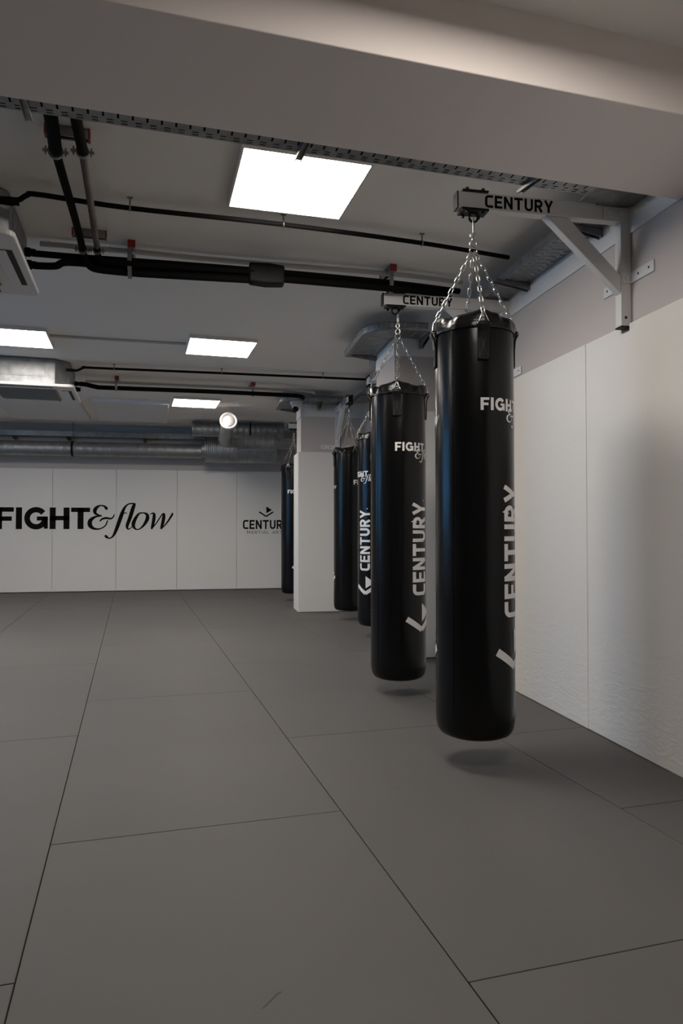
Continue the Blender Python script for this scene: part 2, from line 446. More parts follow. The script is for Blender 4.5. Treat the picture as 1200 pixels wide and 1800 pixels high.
# ================================================================ WALL PADS
PADF = XR-.02
def pad_right(y0, y1, notch=()):
    poly = [(y0+.0015, 0.002), (y1-.0015, 0.002), (y1-.0015, 2.018)]
    for nc in sorted(notch, reverse=True):
        poly += [(nc+.032, 2.018), (nc+.032, 1.985), (nc-.032, 1.985), (nc-.032, 2.018)]
    poly += [(y0+.0015, 2.018)]
    return MB().prism(poly, lambda u, v, w_: (w_, u, v), PADF, XR)
B1Y, B2Y, B0Y = 3.06, 4.43, 10.27
PAD = [(1.42, 2.42, (), 'white vinyl wall pad at the right edge of the picture, nearest the camera'),
       (2.42, 3.42, (B1Y,), 'white wall pad carrying the nearest bracket foot, with creases near the floor'),
       (3.42, 4.42, (), 'white wall pad seen between the two nearest punching bags and first wall seam'),
       (4.42, 5.50, (B2Y,), 'white wall pad on the right wall just before the nearer pillar'),
       (.42, 1.42, (), 'white wall pad on the right wall beside the camera'),
       (6.22, 7.5, (), 'white wall pad on the right wall just past the nearer pillar'),
       (7.5, 8.77, (), 'white wall pad on the right wall just before the far pillar'),
       (9.26, 10.5, (B0Y,), 'white wall pad on the right wall behind the far pillar'),
       (10.5, 12.24, (), 'white wall pad on the right wall at the back corner')]
for a, b, nt_, lab in PAD:
    nn = tuple(q for q in nt_ if a+.04 < q < b-.04)
    if a == 4.42: a = 4.47; 
    if b == 4.42: b = 4.47; nn = (B2Y,)
    if a == 4.47: nn = ()
    tag(obj('wall_pad', pad_right(a, b, nn), M_padw if a < 5 else M_pad, bevel=.006, seg=3), lab, 'wall pad', 'white pads on the walls')
PB = [-5.43, -4.43, -3.433, -2.437, -1.442, -.46, .533, 1.53, XR-.03]
PBL = ['white back wall pad out at the far left, away from the lettering', 'white back wall pad left of the large lettering',
       'white back wall pad at the left picture edge, under the first letters', 'white back wall pad behind the end of FIGHT and the ampersand',
       'white back wall pad under the italic end of the lettering', 'plain white back wall pad between the two letterings',
       'white back wall pad with the small chevron logo', 'white back wall pad in the corner behind the far bag']
for i in range(8):
    tag(obj('wall_pad', MB().box(PB[i]+.0015, PB[i+1]-.0015, YB-.04, YB, .012, 2.02), M_pad, bevel=.006, seg=3), PBL[i], 'wall pad', 'white pads on the walls')
for (px, y0, y1), wd in ((P1, 'far'), (P2, 'nearer')):
    tag(obj('pillar_pad', MB().box(px-.036, PADF-.003, y0-.03, y0, .004, 2.0), M_pad, bevel=.005, seg=3), 'white pad on the camera-facing side of the %s pillar' % wd, 'wall pad', 'white pads on the pillars')
    tag(obj('pillar_pad', MB().box(px-.036, px, y0+.001, y1+.02, .004, 1.995), M_pad, bevel=.005, seg=3), 'white pad on the left side of the %s pillar' % wd, 'wall pad', 'white pads on the pillars')

# ---- lettering on the back wall
YS = YB-.0415
wallfn = lambda x0, z0: (lambda x, y: (x0+x, YS, z0+y))
sg = thing('wall_lettering', 'large black FIGHT&flow lettering across the white back wall pads', 'sign', (-2.0, YS, 1.03))
CAP = .352
x = -3.29
for ch, xx in (('F', -3.292), ('I', -2.992), ('G', -2.868), ('H', -2.478), ('T', -2.148)):
    m = MB(); text(m, ch, GH, CAP, wallfn(xx, 1.031), div=.2); o = obj('letter', m, M_ink, sg, solid=.002); o['label'] = 'letter ' + ch
for nm, ids in (('ampersand &', (0, 1, 2)), ('joined letters fl', (3, 4, 5)), ('letter o', (6,)), ('letter w', (7, 8, 9, 10))):
    m = MB(); script(m, CAP, wallfn(-1.878, 1.031), div=.2, ids=ids); o = obj('script_letter', m, M_ink, sg, solid=.002); o['label'] = 'italic ' + nm
cg = thing('logo_sign', 'small black chevron logo with CENTURY MARTIAL ARTS on the back wall', 'sign', (1.03, YS, .95))
m = MB(); mark(m, .127, wallfn(1.034, 1.232), .024, div=.2); obj('logo_mark', m, M_ink, cg, solid=.002)
m = MB(); L0 = text_len('CENTURY', GS); text(m, 'CENTURY', GS, .155, lambda x, y: (.638+x*(.795/(L0*.155)), YS, 1.031+y), div=.2); obj('brand_lettering', m, M_ink, cg, solid=.002)
L1 = text_len('MARTIAL ARTS', GT, .28)
for wd_, x0 in (('MARTIAL', 0), ('ARTS', text_len('MARTIAL ', GT, .28)+.28)):
    m = MB(); text(m, wd_, GT, .052, lambda x, y: (.708+x*(.65/(L1*.052)), YS, .952+y), gap=.28, x=x0, div=.2); obj('caption_word', m, M_inkb, cg, solid=.002)

# ================================================================ PUNCHING BAG
RB = .1765
def make_bag(label):
    t = thing('punching_bag', label, 'punching bag', (0, 0, 0), 'black heavy bags hanging in a row')
    bulge = lambda z, a: 1+.004*math.sin(3*a+z*2.1)+.003*math.sin(5*a-z*4)
    def wob(r, z, a): return (r*bulge(z, a), z)
    zb = .105
    prof = [(.0, zb), (.09, zb), (.135, zb+.004), (.157, zb+.014), (.169, zb+.032), (.1745, zb+.06)]
    prof += [(RB+.0006*math.sin(z*9), z) for z in [.2+.085*i for i in range(20)]] + [(RB, 1.9), (RB-.004, 1.935)]
    obj('body', MB().lathe([(max(r, .001), z) for r, z in prof], 72, wob=wob), M_bag, t, smooth=50)
    rnd = random.Random(7)
    ph = [rnd.uniform(0, 6.28) for _ in range(6)]
    def cw(r, z, a):
        k = max(0, min(1, (z-1.905)/.06))
        lift = .010*math.cos(4*(a+PI/2))*k                  # rim pulled up at the four rings
        wr = .0035*math.sin(9*a+ph[0])+.003*math.sin(17*a+ph[1]+20*z)+.0025*math.sin(13*a+ph[2]-35*z)
        return (r+wr*(.25+.75*k)+.003*math.cos(4*(a+PI/2))*k, z+lift+.002*math.sin(11*a+ph[3])*k)
    col = [(RB+.001, 1.903), (RB+.0065, 1.901), (RB+.0072, 1.908), (RB+.0055, 1.922), (RB+.0035, 1.942), (RB-.001, 1.957), (RB-.009, 1.968), (RB-.022, 1.970), (RB-.035, 1.962), (.10, 1.95), (.02, 1.946)]
    obj('collar', MB().lathe(col, 120, wob=cw), M_collar, t, smooth=60)
    def surf(a, z, off=.0014): r_ = RB*bulge(z, a)+off; return (r_*math.cos(a), r_*math.sin(a), z)
    on = lambda ang0, z0: (lambda x, y: surf(ang0+x/RB, z0+y))
    base = -PI/2                                            # a strap faces -Y; angles grow towards the viewer's right
    m = MB(); m.ribbon([(0, 1.9, .006), (0, .2, .006)], lambda x, y: surf(base+math.radians(-45)+x/RB, y, .0008), div=.05)
    obj('seam', m, M_bag, t, solid=.002)
    for side in (0, PI):
        a0 = base+side+math.radians(-4)
        pr = MB(); Lf = text_len('FIGHT', GH, .14)
        fn = on(a0, 1.541); text(pr, 'FIGHT', GH, .0545, lambda x, y: fn(x*(.218/(Lf*.0545)), y), gap=.14, div=.008)
        script(pr, .0535, on(a0+.131/RB, 1.497), div=.008)
        o = obj('gym_print', pr, M_white, t, smooth=60); o['label'] = 'pale FIGHT&flow print'
        pc = MB(); CH = .124; Lc = text_len('CENTURY', GSB, .12)
        cn = base+side+math.radians(73)
        fz = (lambda x, y, c_=cn: surf(c_-y/RB, .642+x))
        text(pc, 'CENTURY', GSB, CH, lambda x, y: fz(x*(.578/(Lc*CH)), y), gap=.12, div=.01)
        pc.lathe([(.006, 0), (.006, .001)], 10, fz(.592, .03), (math.cos(cn), math.sin(cn), 0))
        o = obj('brand_print', pc, M_white, t, smooth=60); o['label'] = 'pale vertical CENTURY print'
        pm = MB(); mark(pm, .126, on(base+side+math.radians(57), .405), .034, div=.01)
        o = obj('logo_mark', pm, M_white, t, smooth=60); o['label'] = 'pale chevron and triangle logo'
    topz = 2.292
    for k in range(4):
        a = base+k*PI/2; er = Vector((math.cos(a), math.sin(a), 0)); et = Vector((-math.sin(a), math.cos(a), 0)); Z = Vector((0,0,1))
        # webbing strap with cross stitching
        s_ = MB(); rows = [(1.757, .0035), (1.77, .004), (1.83, .005), (1.878, .009), (1.895, .015), (1.906, .0215), (1.916, .0225), (1.922, .017), (1.923, .010)]
        V = []; F = []
        for z, off in rows:
            for q in range(5):
                x = -.0245+.049*q/4; an = a+x/RB
                V.append(((RB+off)*math.cos(an), (RB+off)*math.sin(an), z))
        for i in range(len(rows)-1):
            for q in range(4): o_ = i*5+q; F.append((o_, o_+1, o_+6, o_+5))
        s_.add(V, F)
        st = obj('strap', s_, M_strap, t, smooth=60, solid=.005)
        x_ = MB(); fs_ = lambda x, y, a=a: ((RB+.0085+max(0, (y-1.86))*.06)*math.cos(a+x/RB), (RB+.0085+max(0, (y-1.86))*.06)*math.sin(a+x/RB), y)
        for p, q in (((-.018, 1.77), (.018, 1.875)), ((.018, 1.77), (-.018, 1.875)), ((-.019, 1.765), (.019, 1.765)), ((-.019, 1.88), (.019, 1.88)), ((-.019, 1.765), (-.019, 1.88)), ((.019, 1.765), (.019, 1.88))):
            x_.ribbon([(*p, .0022), (*q, .0022)], fs_, div=.02)
        obj('stitching', x_, M_stitch, st, solid=.0012)
        # triangular ring
        c0 = er*(RB+.017); d = MB()
        A, B, Cc = c0+et*.026+Z*1.913, c0-et*.026+Z*1.913, er*(RB+.009)+Z*1.968
        d.tube([A, (A+B)/2, B, B+(Cc-B)*.5, Cc+(-et*.003), Cc+et*.003+Z*.001, Cc+(A-Cc)*.5], .0026, 8, closed=True)
        for q in (A, B): d.dome(q, .0046, er); d.dome(q, .0046, -er)
        obj('triangle_ring', d, M_chrome, t, smooth=60)
        # chain
        c = MB(); p0 = er*(RB+.007)+Z*1.962; p1 = er*.010+Z*topz
        D = p1-p0; n = 12; pitch = D.length/n; dn = D.normalized(); s1 = et; s2 = dn.cross(et)
        for i in range(n):
            ctr = p0+D*((i+.5)/n); sd = s1 if i % 2 == 0 else s2
            hl, hw = pitch*.5+.0035, .0072
            pts = []
            for q in range(12):
                an = 2*PI*(q+.5)/12; cx_, sx_ = math.cos(an), math.sin(an)
                pts.append(ctr + sd*hw*cx_ + dn*((hl-hw)*(1 if sx_ > 0 else -1)+hw*sx_))
            c.tube(pts, .0022, 6, closed=True)
        obj('chain', c, M_chrome, t, smooth=60)
    # top ring, swivel, quick link
    obj('ring', MB().torus((0, 0, 2.302), .0165, .0032, (0, 1, .2)), M_chrome, t, smooth=60)
    s_ = MB(); s_.torus((0, 0, 2.3335), .0155, .0036, (.25, 1, 0)); s_.lathe([(.005, 2.346), (.0085, 2.348), (.0085, 2.356), (.006, 2.36), (.004, 2.364)], 14)
    s_.torus((0, 0, 2.372), .0125, .0042, (.3, 1, 0))
    obj('swivel', s_, M_chrome, t, smooth=60)
    ql = MB(); pts = []
    for q in range(16):
        an = 2*PI*(q+.5)/16; pts.append(Vector((.3*.0095*math.cos(an), .0095*math.cos(an), 2.4125+(.029 if math.sin(an) > 0 else -.029)+.0095*math.sin(an))))
    ql.tube(pts, .003, 8, closed=True); ql.lathe([(.0048, -.012), (.0048, .012)], 6, (.003, .0095, 2.412))
    obj('quick_link', ql, M_chrome, t, smooth=60)
    return t
BX = 1.203
def bagrot(px_off_deg, x, y):           # the strap facing the viewer turned by px_off_deg to the viewer's right
    return math.radians(px_off_deg) - math.atan2(x, y)
bag = make_bag('nearest and largest black punching bag, hanging in front of the right wall')
BAGS = [(BX, B1Y, 13), (1.222, B2Y, -2), (1.634, 8.05, 21), (1.636, 6.75, -91), (1.262, B0Y, -24)]
BLAB = [None, 'second black punching bag from the camera, just left of the largest one',
        'black punching bag hanging in front of the far pillar', 'black punching bag half hidden behind the second bag, vertical print facing the camera',
        'farthest black punching bag, half hidden behind the far pillar']
for (x, y, a), lb in list(zip(BAGS, BLAB))[1:]: dup(bag, (x, y, -.012 if y == B2Y else 0), bagrot(a, x, y), lb)
x, y, a = BAGS[0]; bag.location = (x, y, .018); bag.rotation_euler = (0, 0, bagrot(a, x, y))

# ================================================================ WALL BRACKETS
def make_bracket(label, zl=2.196):
    t = thing('wall_bracket', label, 'bag bracket', (0, 0, 0), 'white steel brackets holding the bags')
    z0, z1 = 2.492, 2.568
    obj('arm', MB().box(-.862, -.002, -.025, .025, z0, z1), M_powder, t, bevel=.003)
    obj('post', MB().box(-.054, -.001, -.025, .025, 1.996, z0-.0005), M_powder, t, bevel=.003)
    obj('brace', MB().prism([(-.435, z0-.001), (-.322, z0-.001), (-.0545, 2.236), (-.0545, 2.150)], lambda u, v, w_: (u, w_, v), -.0225, .0225), M_powder, t, bevel=.003)
    obj('foot_cap', MB().box(-.056, -.0, -.026, .026, 1.988, 1.9955), M_black, t, bevel=.002)
    e = MB(); e.box(-.869, -.8625, -.026, .026, z0-.001, z1+.001); obj('end_cap', e, M_black, t, bevel=.002)
    for s in (-1, 1):
        pl = MB(); pl.box(-.145, -.004, min(s*.025, s*.031), max(s*.025, s*.031), 2.502, 2.558); pl.box(-.007, -.001, min(s*.026, s*.20), max(s*.026, s*.20), 2.502, 2.558)
        up_ = obj('mounting_plate', pl, M_powder, t, bevel=.003)
        for xx in (-.115, -.055): obj('bolt', MB().dome((xx, s*.031, 2.53), .013, (0, s, 0), .55), M_powder, up_, smooth=50)
        for yy in (.075, .155): obj('bolt', MB().dome((-.007, s*yy, 2.53), .013, (-1, 0, 0), .55), M_powder, up_, smooth=50)
        pl = MB(); pl.box(-.05, -.004, min(s*.025, s*.031), max(s*.025, s*.031), zl, zl+.054); pl.box(-.007, -.001, min(s*.026, s*.205), max(s*.026, s*.205), zl, zl+.054)
        lp = obj('mounting_plate', pl, M_powder, t, bevel=.003)
        b = MB(); b.dome((-.027, s*.031, zl+.026), .012, (0, s, 0), .55); obj('bolt', b, M_powder, lp, smooth=50)
        for yy in (.09, .17): obj('bolt_hole', MB().lathe([(.006, 0), (.006, .0008)], 12, (-.0072, s*yy, zl+.029), (-1, 0, 0)), M_slot, lp)
        h = MB(); h.lathe([(.007, 0), (.007, .0008)], 12, (-.030, s*.0252, 2.035), (0, s, 0)); obj('bolt_hole', h, M_slot, t)
        tx = MB(); L_ = text_len('CENTURY', GS)
        k = .335/(L_*.0575)
        if s < 0: text(tx, 'CENTURY', GS, .0575, lambda x, y: (-.735+x*k, -.0256, 2.502+y), div=.2)
        else: text(tx, 'CENTURY', GS, .0575, lambda x, y: (-.400-x*k, .0256, 2.502+y), div=.2)
        obj('brand_lettering', tx, M_ink, t, solid=.0006)
    hx = XR-BX                       # hanger clamp above the bag axis
    tp = obj('clamp_plate', MB().box(-hx-.062, -hx+.062, -.035, .035, z1+.0005, z1+.0075), M_blackm, t)
    ho = obj('clamp_plate', MB().box(-hx-.066, -hx+.062, -.036, .036, z0-.011, z0-.0005), M_blackm, t)
    for xx in (-hx-.04, -hx+.036):
        for yy in (-.029, .029):
            obj('clamp_bolt', MB().hexbolt((xx, yy, z1+.0075), .0085, .008, (0, 0, 1)), M_blackm, tp)
            obj('clamp_nut', MB().hexbolt((xx, yy, z0-.011), .008, .010, (0, 0, -1)), M_blackm, ho)
    u = MB(); u.torus((-hx, 0, 2.462), .021, .0055, (0, 1, 0)); u.box(-hx-.014, -hx+.014, -.012, .012, 2.474, z0-.010)
    obj('eye_ring', u, M_blackm, ho, smooth=50)
    return t
br = make_bracket('white wall bracket holding the nearest punching bag, black CENTURY lettering on its arm')
b2 = make_bracket('white wall bracket holding the second punching bag, half hidden behind the nearest bag', 2.04)
dup(b2, (XR+.058, B0Y, 0), 0, 'white wall bracket behind the far pillar, only its arm end showing')
dup(b2, (1.634, P1[1], 0), PI/2, 'white bracket on the far pillar with its arm pointing towards the camera')
dup(b2, (1.636, P2[2], 0), -PI/2, 'white bracket on the hidden rear side of the nearer pillar')
b2.location = (XR, B2Y, -.006)
br.location = (XR, B1Y, .012)

# ================================================================ CEILING LIGHTS
def make_light(label):
    t = thing('ceiling_light', label, 'ceiling light', (0, 0, 0), 'square LED panels on the ceiling')
    a, b = .302, .290
    f = MB()
    for q in ((-a, a, -a, -b), (-a, a, b, a), (-a, -b, -b, b), (b, a, -b, b)): f.box(*q, -.003, .030)
    f.box(-b, b, -b, b, .014, .030)
    obj('frame', f, M_trimw, t, bevel=.0015)
    obj('diffuser', MB().box(-b+.0005, b-.0005, -b+.0005, b-.0005, 0, .012), M_led, t)
    return t
lt = make_light('largest square ceiling light, nearest the camera, just past the beam')
ZL = ZC-.030
for x, y, z, lb in ((.133, 6.61, ZL, 'square ceiling light in the middle, second from the camera'), (-.129, 9.63, ZL, 'smallest square ceiling light, farthest from the camera, above the ducts'),
                 (-1.645, 6.59, ZL, 'square ceiling light cut by the left edge of the picture'),
                 (.82, 1.28, ZN-.08, 'square ceiling light on the near side of the beam, above the picture'),
                 (-2.85, 6.4, ZL, 'added unseen ceiling light far left, outside the picture'),  # the left panels are unseen, added to light the room from that side
                 (-2.75, 3.2, ZL, 'added unseen ceiling light left of the near ceiling unit, outside the picture'),
                 (-3.1, 9.6, ZL, 'added unseen ceiling light at the far left back, outside the picture')):
    q = dup(lt, (x, y, z), G, lb)
    if y < 2:                                # this one burns dimmer
        for c in q.children:
            if c.name.startswith('diffuser'): c.data = c.data.copy(); c.data.materials[0] = M_ledn
lt.location = (.429, 3.395, ZL); lt.rotation_euler = (0, 0, G*.85)

# ================================================================ CEILING CASSETTE AIR CONDITIONERS
def make_ac(label):
    t = thing('air_conditioner', label, 'air conditioner', (0, 0, 0), 'ceiling cassette air conditioners')
    h, zb, z1, z2 = .475, 2.445, 2.475, 2.725
    r = .05
    out = []
    for cx_, cy_, a0 in ((h-r, h-r, 0), (-h+r, h-r, 90), (-h+r, -h+r, 180), (h-r, -h+r, 270)): out += arc(cx_, cy_, r, r, a0, a0+90, 5)
    fa = obj('fascia', MB().prism(out, xy, zb, z1), M_acw, t, bevel=.008, seg=3)
    c, w_ = .13, .425
    octo = [(w_-c, -w_), (w_, -w_+c), (w_, w_-c), (w_-c, w_), (-w_+c, w_), (-w_, w_-c), (-w_, -w_+c), (-w_+c, -w_)]
    bd = obj('housing', MB().prism(octo, xy, z1+.0005, z2), M_galv, t, bevel=.004)
    for k in range(4):
        R = Matrix.Rotation(k*PI/2, 3, 'Z')
        sl = MB(); sl.box(-.27, .27, -.435, -.345, zb-.0008, zb+.004); sl.v = [tuple(R @ Vector(v)) for v in sl.v]
        obj('air_slot', sl, M_slot, fa)
        fl = MB(); fl.box(-.262, .262, -.405, -.347, zb-.006, zb-.001); fl.v = [tuple(R @ Vector(v)) for v in fl.v]
        obj('louvre', fl, M_acw, t, bevel=.004)
        pn = MB(); pn.box(-.20, .20, -w_-.003, -w_, 2.55, 2.66); pn.v = [tuple(R @ Vector(v)) for v in pn.v]
        obj('access_plate', pn, M_galv, bd, bevel=.0025)
    obj('intake', MB().box(-.29, .29, -.29, .29, zb-.001, zb+.003), M_slot, fa)
    gr = MB()
    for i in range(13):
        y = -.272+i*.0453; gr.box(-.285, .285, y-.011, y+.011, zb-.008, zb-.0025)
    for x in (-.2875, .2875): gr.box(x-.008, x+.008, -.29, .29, zb-.009, zb-.0015)
    for y in (-.29, .29): gr.box(-.2875, .2875, y-.006, y+.006, zb-.009, zb-.0015)
    obj('grille', gr, M_grille, t)
    for yy, zz, r_ in ((-.40, 2.632, .016), (.20, 2.613, .026), (.255, 2.561, .027)):
        cp = MB(); cp.lathe([(r_*.9, w_-(.03 if yy < 0 else 0)), (r_, w_+.012), (r_, w_+.03), (r_*.8, w_+.035), (r_*.8, w_+.06)], 14, (0, yy, zz), (1, 0, 0)); obj('pipe_connector', cp, M_foam, t, smooth=40)
    return t
ac = make_ac('white ceiling cassette air conditioner cut by the left edge, nearest the camera')
AC2 = dup(ac, (-1.80, 7.84, 0), G, 'silver-bodied ceiling air conditioner farther back, below the left ceiling lights')
fm = MB(); fm.box(-.4285, -.335, -.33, -.2, 2.48, 2.70)
fl = MB(); fl.box(-.295, -.22, -.4275, -.425, 2.485, 2.70)
fo = bpy.data.objects
o = obj('protective_film', fl, M_film, None); o.location = Vector(o.location); o.parent = AC2; o['label'] = 'blue protective film'
ac.location = (-1.415, 4.02, 0); ac.rotation_euler = (0, 0, G)

# ================================================================ PIPES
def path(pts, n=6):
    P = [(a, b, c) for a, b, c in pts]
    return smooth_stroke(P, n)
def ptube(mb, pts, r, n=6, seg=12): return mb.tube(path(pts, n), r, seg)
def clipring(mb, c, r, ax, ztop):
    mb.torus(c, r+.003, .0035, ax, 14, 6); mb.box(c[0]-.004, c[0]+.004, c[1]-.004, c[1]+.004, c[2]+r, ztop)
    mb.box(c[0]-.014, c[0]+.014, c[1]-.008, c[1]+.008, ztop-.004, ztop)
t = thing('drain_pipe', 'thin dark pipe clipped to the ceiling between the beam and the pipe bundle', 'pipe', (.4, 3.75, 2.6), 'pipes under the ceiling')
zz = 2.68
obj('tube', ptube(MB(), [(-.97, 3.63, 2.632), (-.93, 3.63, 2.632), (-.89, 3.64, 2.638), (-.855, 3.65, 2.668), (-.80, 3.66, zz), (-.382, 3.729, zz), (.407, 3.777, zz), (1.213, 3.876, zz), (1.79, 3.985, zz)], .0125), M_foam, t, smooth=40)
for x, y in ((-.382, 3.729), (.407, 3.777), (1.213, 3.876)):
    m = MB(); clipring(m, (x, y, zz), .0125, (1, .1, 0), ZC); obj('clip', m, M_galvd, t, smooth=40)
t = thing('drain_pipe', 'thin dark pipe with clips running right from the farther air conditioner', 'pipe', (.3, 7.5, 2.6), 'pipes under the ceiling')
obj('tube', ptube(MB(), [(-1.335, 7.49, 2.632), (-1.27, 7.50, 2.636), (-1.20, 7.54, 2.678), (-1.1, 7.58, 2.685), (.17, 7.585, 2.685), (1.79, 7.61, 2.685)], .0125), M_foam, t, smooth=40)
for x in (-.923, .169, 1.25):
    m = MB(); clipring(m, (x, 7.583, 2.685), .0125, (1, 0, 0), ZC); obj('clip', m, M_galvd, t, smooth=40)
# conduits
def conduit(pts, r, label, clips=()):
    t = thing('conduit', label, 'conduit', pts[0], 'pale conduits under the ceiling')
    obj('tube', ptube(MB(), pts, r, 4), M_conduit, t, smooth=40)
    for c in clips:
        m = MB(); m.torus(c, r+.002, .003, (1, .08, 0), 14, 6); obj('coupling', m, M_conduit, t, smooth=40)
conduit([(-0.946, 4.349, 2.700), (-0.407, 4.374, 2.700), (0.131, 4.413, 2.700), (1.144, 4.440, 2.700), (1.689, 4.506, 2.700)], .0155, 'pale conduit along the top of the nearer black pipe bundle', [(-0.895, 4.351, 2.700), (-0.559, 4.366, 2.700)])
conduit([(-1.30, 8.22, 2.672), (0, 8.25, 2.672), (1.10, 8.33, 2.672), (1.30, 8.50, 2.68)], .0155, 'pale conduit along the top of the farther black pipe')
conduit([(-1.335, 6.53, ZC-.012), (-.7, 6.57, ZC-.012), (-.175, 6.59, ZC-.012)], .011, 'thin pale conduit joining two ceiling lights', [(-1.2, 6.54, ZC-.012), (-.3, 6.585, ZC-.012)])
# nearer bundle: two long pipes from the unit, two coming down from the beam
def foam_pipe(pts, r, label, m=M_foam, n=6, clamps=()):
    t = thing('insulated_pipe', label, 'pipe', pts[0], 'pipes under the ceiling')
    obj('tube', ptube(MB(), pts, r, n), m, t, smooth=40)
    return t
foam_pipe([(-0.972, 4.274, 2.613), (-0.682, 4.287, 2.613), (-0.102, 4.302, 2.616), (0.468, 4.322, 2.616), (1.171, 4.378, 2.618), (1.649, 4.449, 2.618)], .0185, 'upper black insulated pipe of the bundle, running to the right wall tray')
foam_pipe([(-0.973, 4.325, 2.561), (-0.856, 4.315, 2.563), (-0.795, 4.304, 2.584), (-0.611, 4.304, 2.584), (-0.306, 4.304, 2.574), (0.265, 4.309, 2.573), (0.469, 4.314, 2.573), (1.172, 4.355, 2.573), (1.579, 4.421, 2.583)], .0205, 'lower black insulated pipe of the bundle with a kink beside the ceiling unit')
pa = foam_pipe([(-0.565, 2.606, 2.633), (-0.596, 2.901, 2.633), (-0.622, 3.128, 2.633), (-0.657, 3.767, 2.633), (-0.684, 4.174, 2.628), (-0.684, 4.247, 2.603), (-0.667, 4.274, 2.568), (-0.611, 4.280, 2.546), (-0.408, 4.286, 2.540), (-0.306, 4.286, 2.540), (0.285, 4.295, 2.548)], .0195, 'left black pipe coming from the beam and bending into the bundle')
pb = foam_pipe([(-0.514, 3.130, 2.635), (-0.555, 3.614, 2.635), (-0.596, 4.072, 2.635), (-0.603, 4.153, 2.634)], .0165, 'grey pipe running from the beam beside the black one', M_greyfoam)
for pts, r_ in (([(-0.476, 2.616, 2.635), (-0.499, 2.901, 2.635), (-0.511, 3.110, 2.635)], .0225), ([(-0.604, 4.159, 2.634), (-0.608, 4.215, 2.624), (-0.601, 4.247, 2.603), (-0.560, 4.259, 2.589), (-0.306, 4.260, 2.586), (0.285, 4.278, 2.593)], .0175)):
    o = obj('black_sleeve', ptube(MB(), pts, r_), M_foam, pb, smooth=40); o['label'] = 'black insulated end'
m = MB(); ptube(m, [(-0.562, 2.616, 2.633), (-0.593, 2.901, 2.633), (-0.620, 3.110, 2.633)], .0265); obj('sleeve', m, M_foam, pa, smooth=40)
# joint wrap on the bundle
m = MB(); m.prism([(0, 2.505), (.10, 2.498), (.17, 2.503), (.215, 2.507), (.215, 2.618), (.12, 2.626), (0, 2.622)], lambda u, v, w_: (.255+u, 4.26+u*.06+w_, v+.028), 0, .09)
tag(obj('joint_wrap', m, mat('rubber_wrap', (.008, .008, .008), .6, spec=.2), bevel=.012, seg=3), 'black rubber wrap around the joint of the nearer pipe bundle', 'pipe wrap')
# farther bundle
foam_pipe([(-1.34, 8.085, 2.613), (-1.28, 8.10, 2.612), (-1.17, 8.15, 2.598), (-1.05, 8.18, 2.60), (0, 8.19, 2.60), (.9, 8.24, 2.60), (1.10, 8.36, 2.615), (1.16, 8.52, 2.625)], .025, 'thick black insulated pipe running right from the farther air conditioner')
# strut channels with red caps, lying across the ceiling
def strut(c, length, along_x, label):
    t = thing('strut_channel', label, 'pipe support', (c[0], c[1], ZC-.045), 'red-capped strut channels')
    b = MB(); hl = length/2
    if along_x:
        for q in ((-hl, hl, -.02, -.017, ZC-.042, ZC-.001), (-hl, hl, .017, .02, ZC-.042, ZC-.001), (-hl, hl, -.02, .02, ZC-.004, ZC-.001), (-hl, hl, -.017, -.009, ZC-.042, ZC-.039), (-hl, hl, .009, .017, ZC-.042, ZC-.039)): gbox(b, c, *q)
    else:
        for q in ((-.02, -.017, -hl, hl, ZC-.042, ZC-.001), (.017, .02, -hl, hl, ZC-.042, ZC-.001), (-.02, .02, -hl, hl, ZC-.004, ZC-.001), (-.017, -.009, -hl, hl, ZC-.042, ZC-.039), (.009, .017, -hl, hl, ZC-.042, ZC-.039)): gbox(b, c, *q)
    obj('channel', b, M_galvd, t)
    for s in (-1, 1):
        e = MB()
        if along_x: gbox(e, c, min(s*hl, s*(hl+.008)), max(s*hl, s*(hl+.008)), -.0215, .0215, ZC-.0435, ZC-.0005)
        else: gbox(e, c, -.0215, .0215, min(s*hl, s*(hl+.008)), max(s*hl, s*(hl+.008)), ZC-.0435, ZC-.0005)
        o = obj('end_cap', e, M_red, t); o['label'] = 'red end cap'
    return t
def clamp(mb, c, r, ax):
    A = Vector(ax).normalized()
    mb.lathe([(r+.002, -.009), (r+.005, -.009), (r+.005, .009), (r+.002, .009)], 18, c, A)
    S = A.cross(Vector((0, 0, 1))).normalized()
    for s in (-1, 1):
        p = Vector(c)+S*s*(r+.013); mb.add([p+S*s*-.01+Vector((0,0,-.003))+A*.008, p+S*s*.012+Vector((0,0,-.003))+A*.008, p+S*s*.012+Vector((0,0,-.003))-A*.008, p+S*s*-.01+Vector((0,0,-.003))-A*.008,
                 p+S*s*-.01+Vector((0,0,.003))+A*.008, p+S*s*.012+Vector((0,0,.003))+A*.008, p+S*s*.012+Vector((0,0,.003))-A*.008, p+S*s*-.01+Vector((0,0,.003))-A*.008],
                [(0,3,2,1),(4,5,6,7),(0,1,5,4),(1,2,6,5),(2,3,7,6),(3,0,4,7)])
        mb.tube([p+Vector((0,0,-.016)), p+Vector((0,0,.018))], .004, 6)
    mb.tube([Vector(c)+Vector((0,0,r)), (c[0], c[1], ZC-.04)], .005, 8)
s1 = strut((-.575, 3.125), .165, True, 'red-capped channel under the ceiling close to the beam, behind the two parallel pipes')
s2 = strut((-.648, 4.185), .17, True, 'red-capped channel where the two parallel pipes meet the bundle')
for st, cs in ((s1, [((-0.623, 3.130, 2.633), .0265), ((-0.513, 3.115, 2.635), .0225)]), (s2, [((-0.686, 4.195, 2.626), .0215), ((-0.608, 4.200, 2.628), .0185)])):
    for c, r in cs: m = MB(); clamp(m, c, r, tuple(GY)); obj('clamp', m, M_galvd, st, smooth=30)
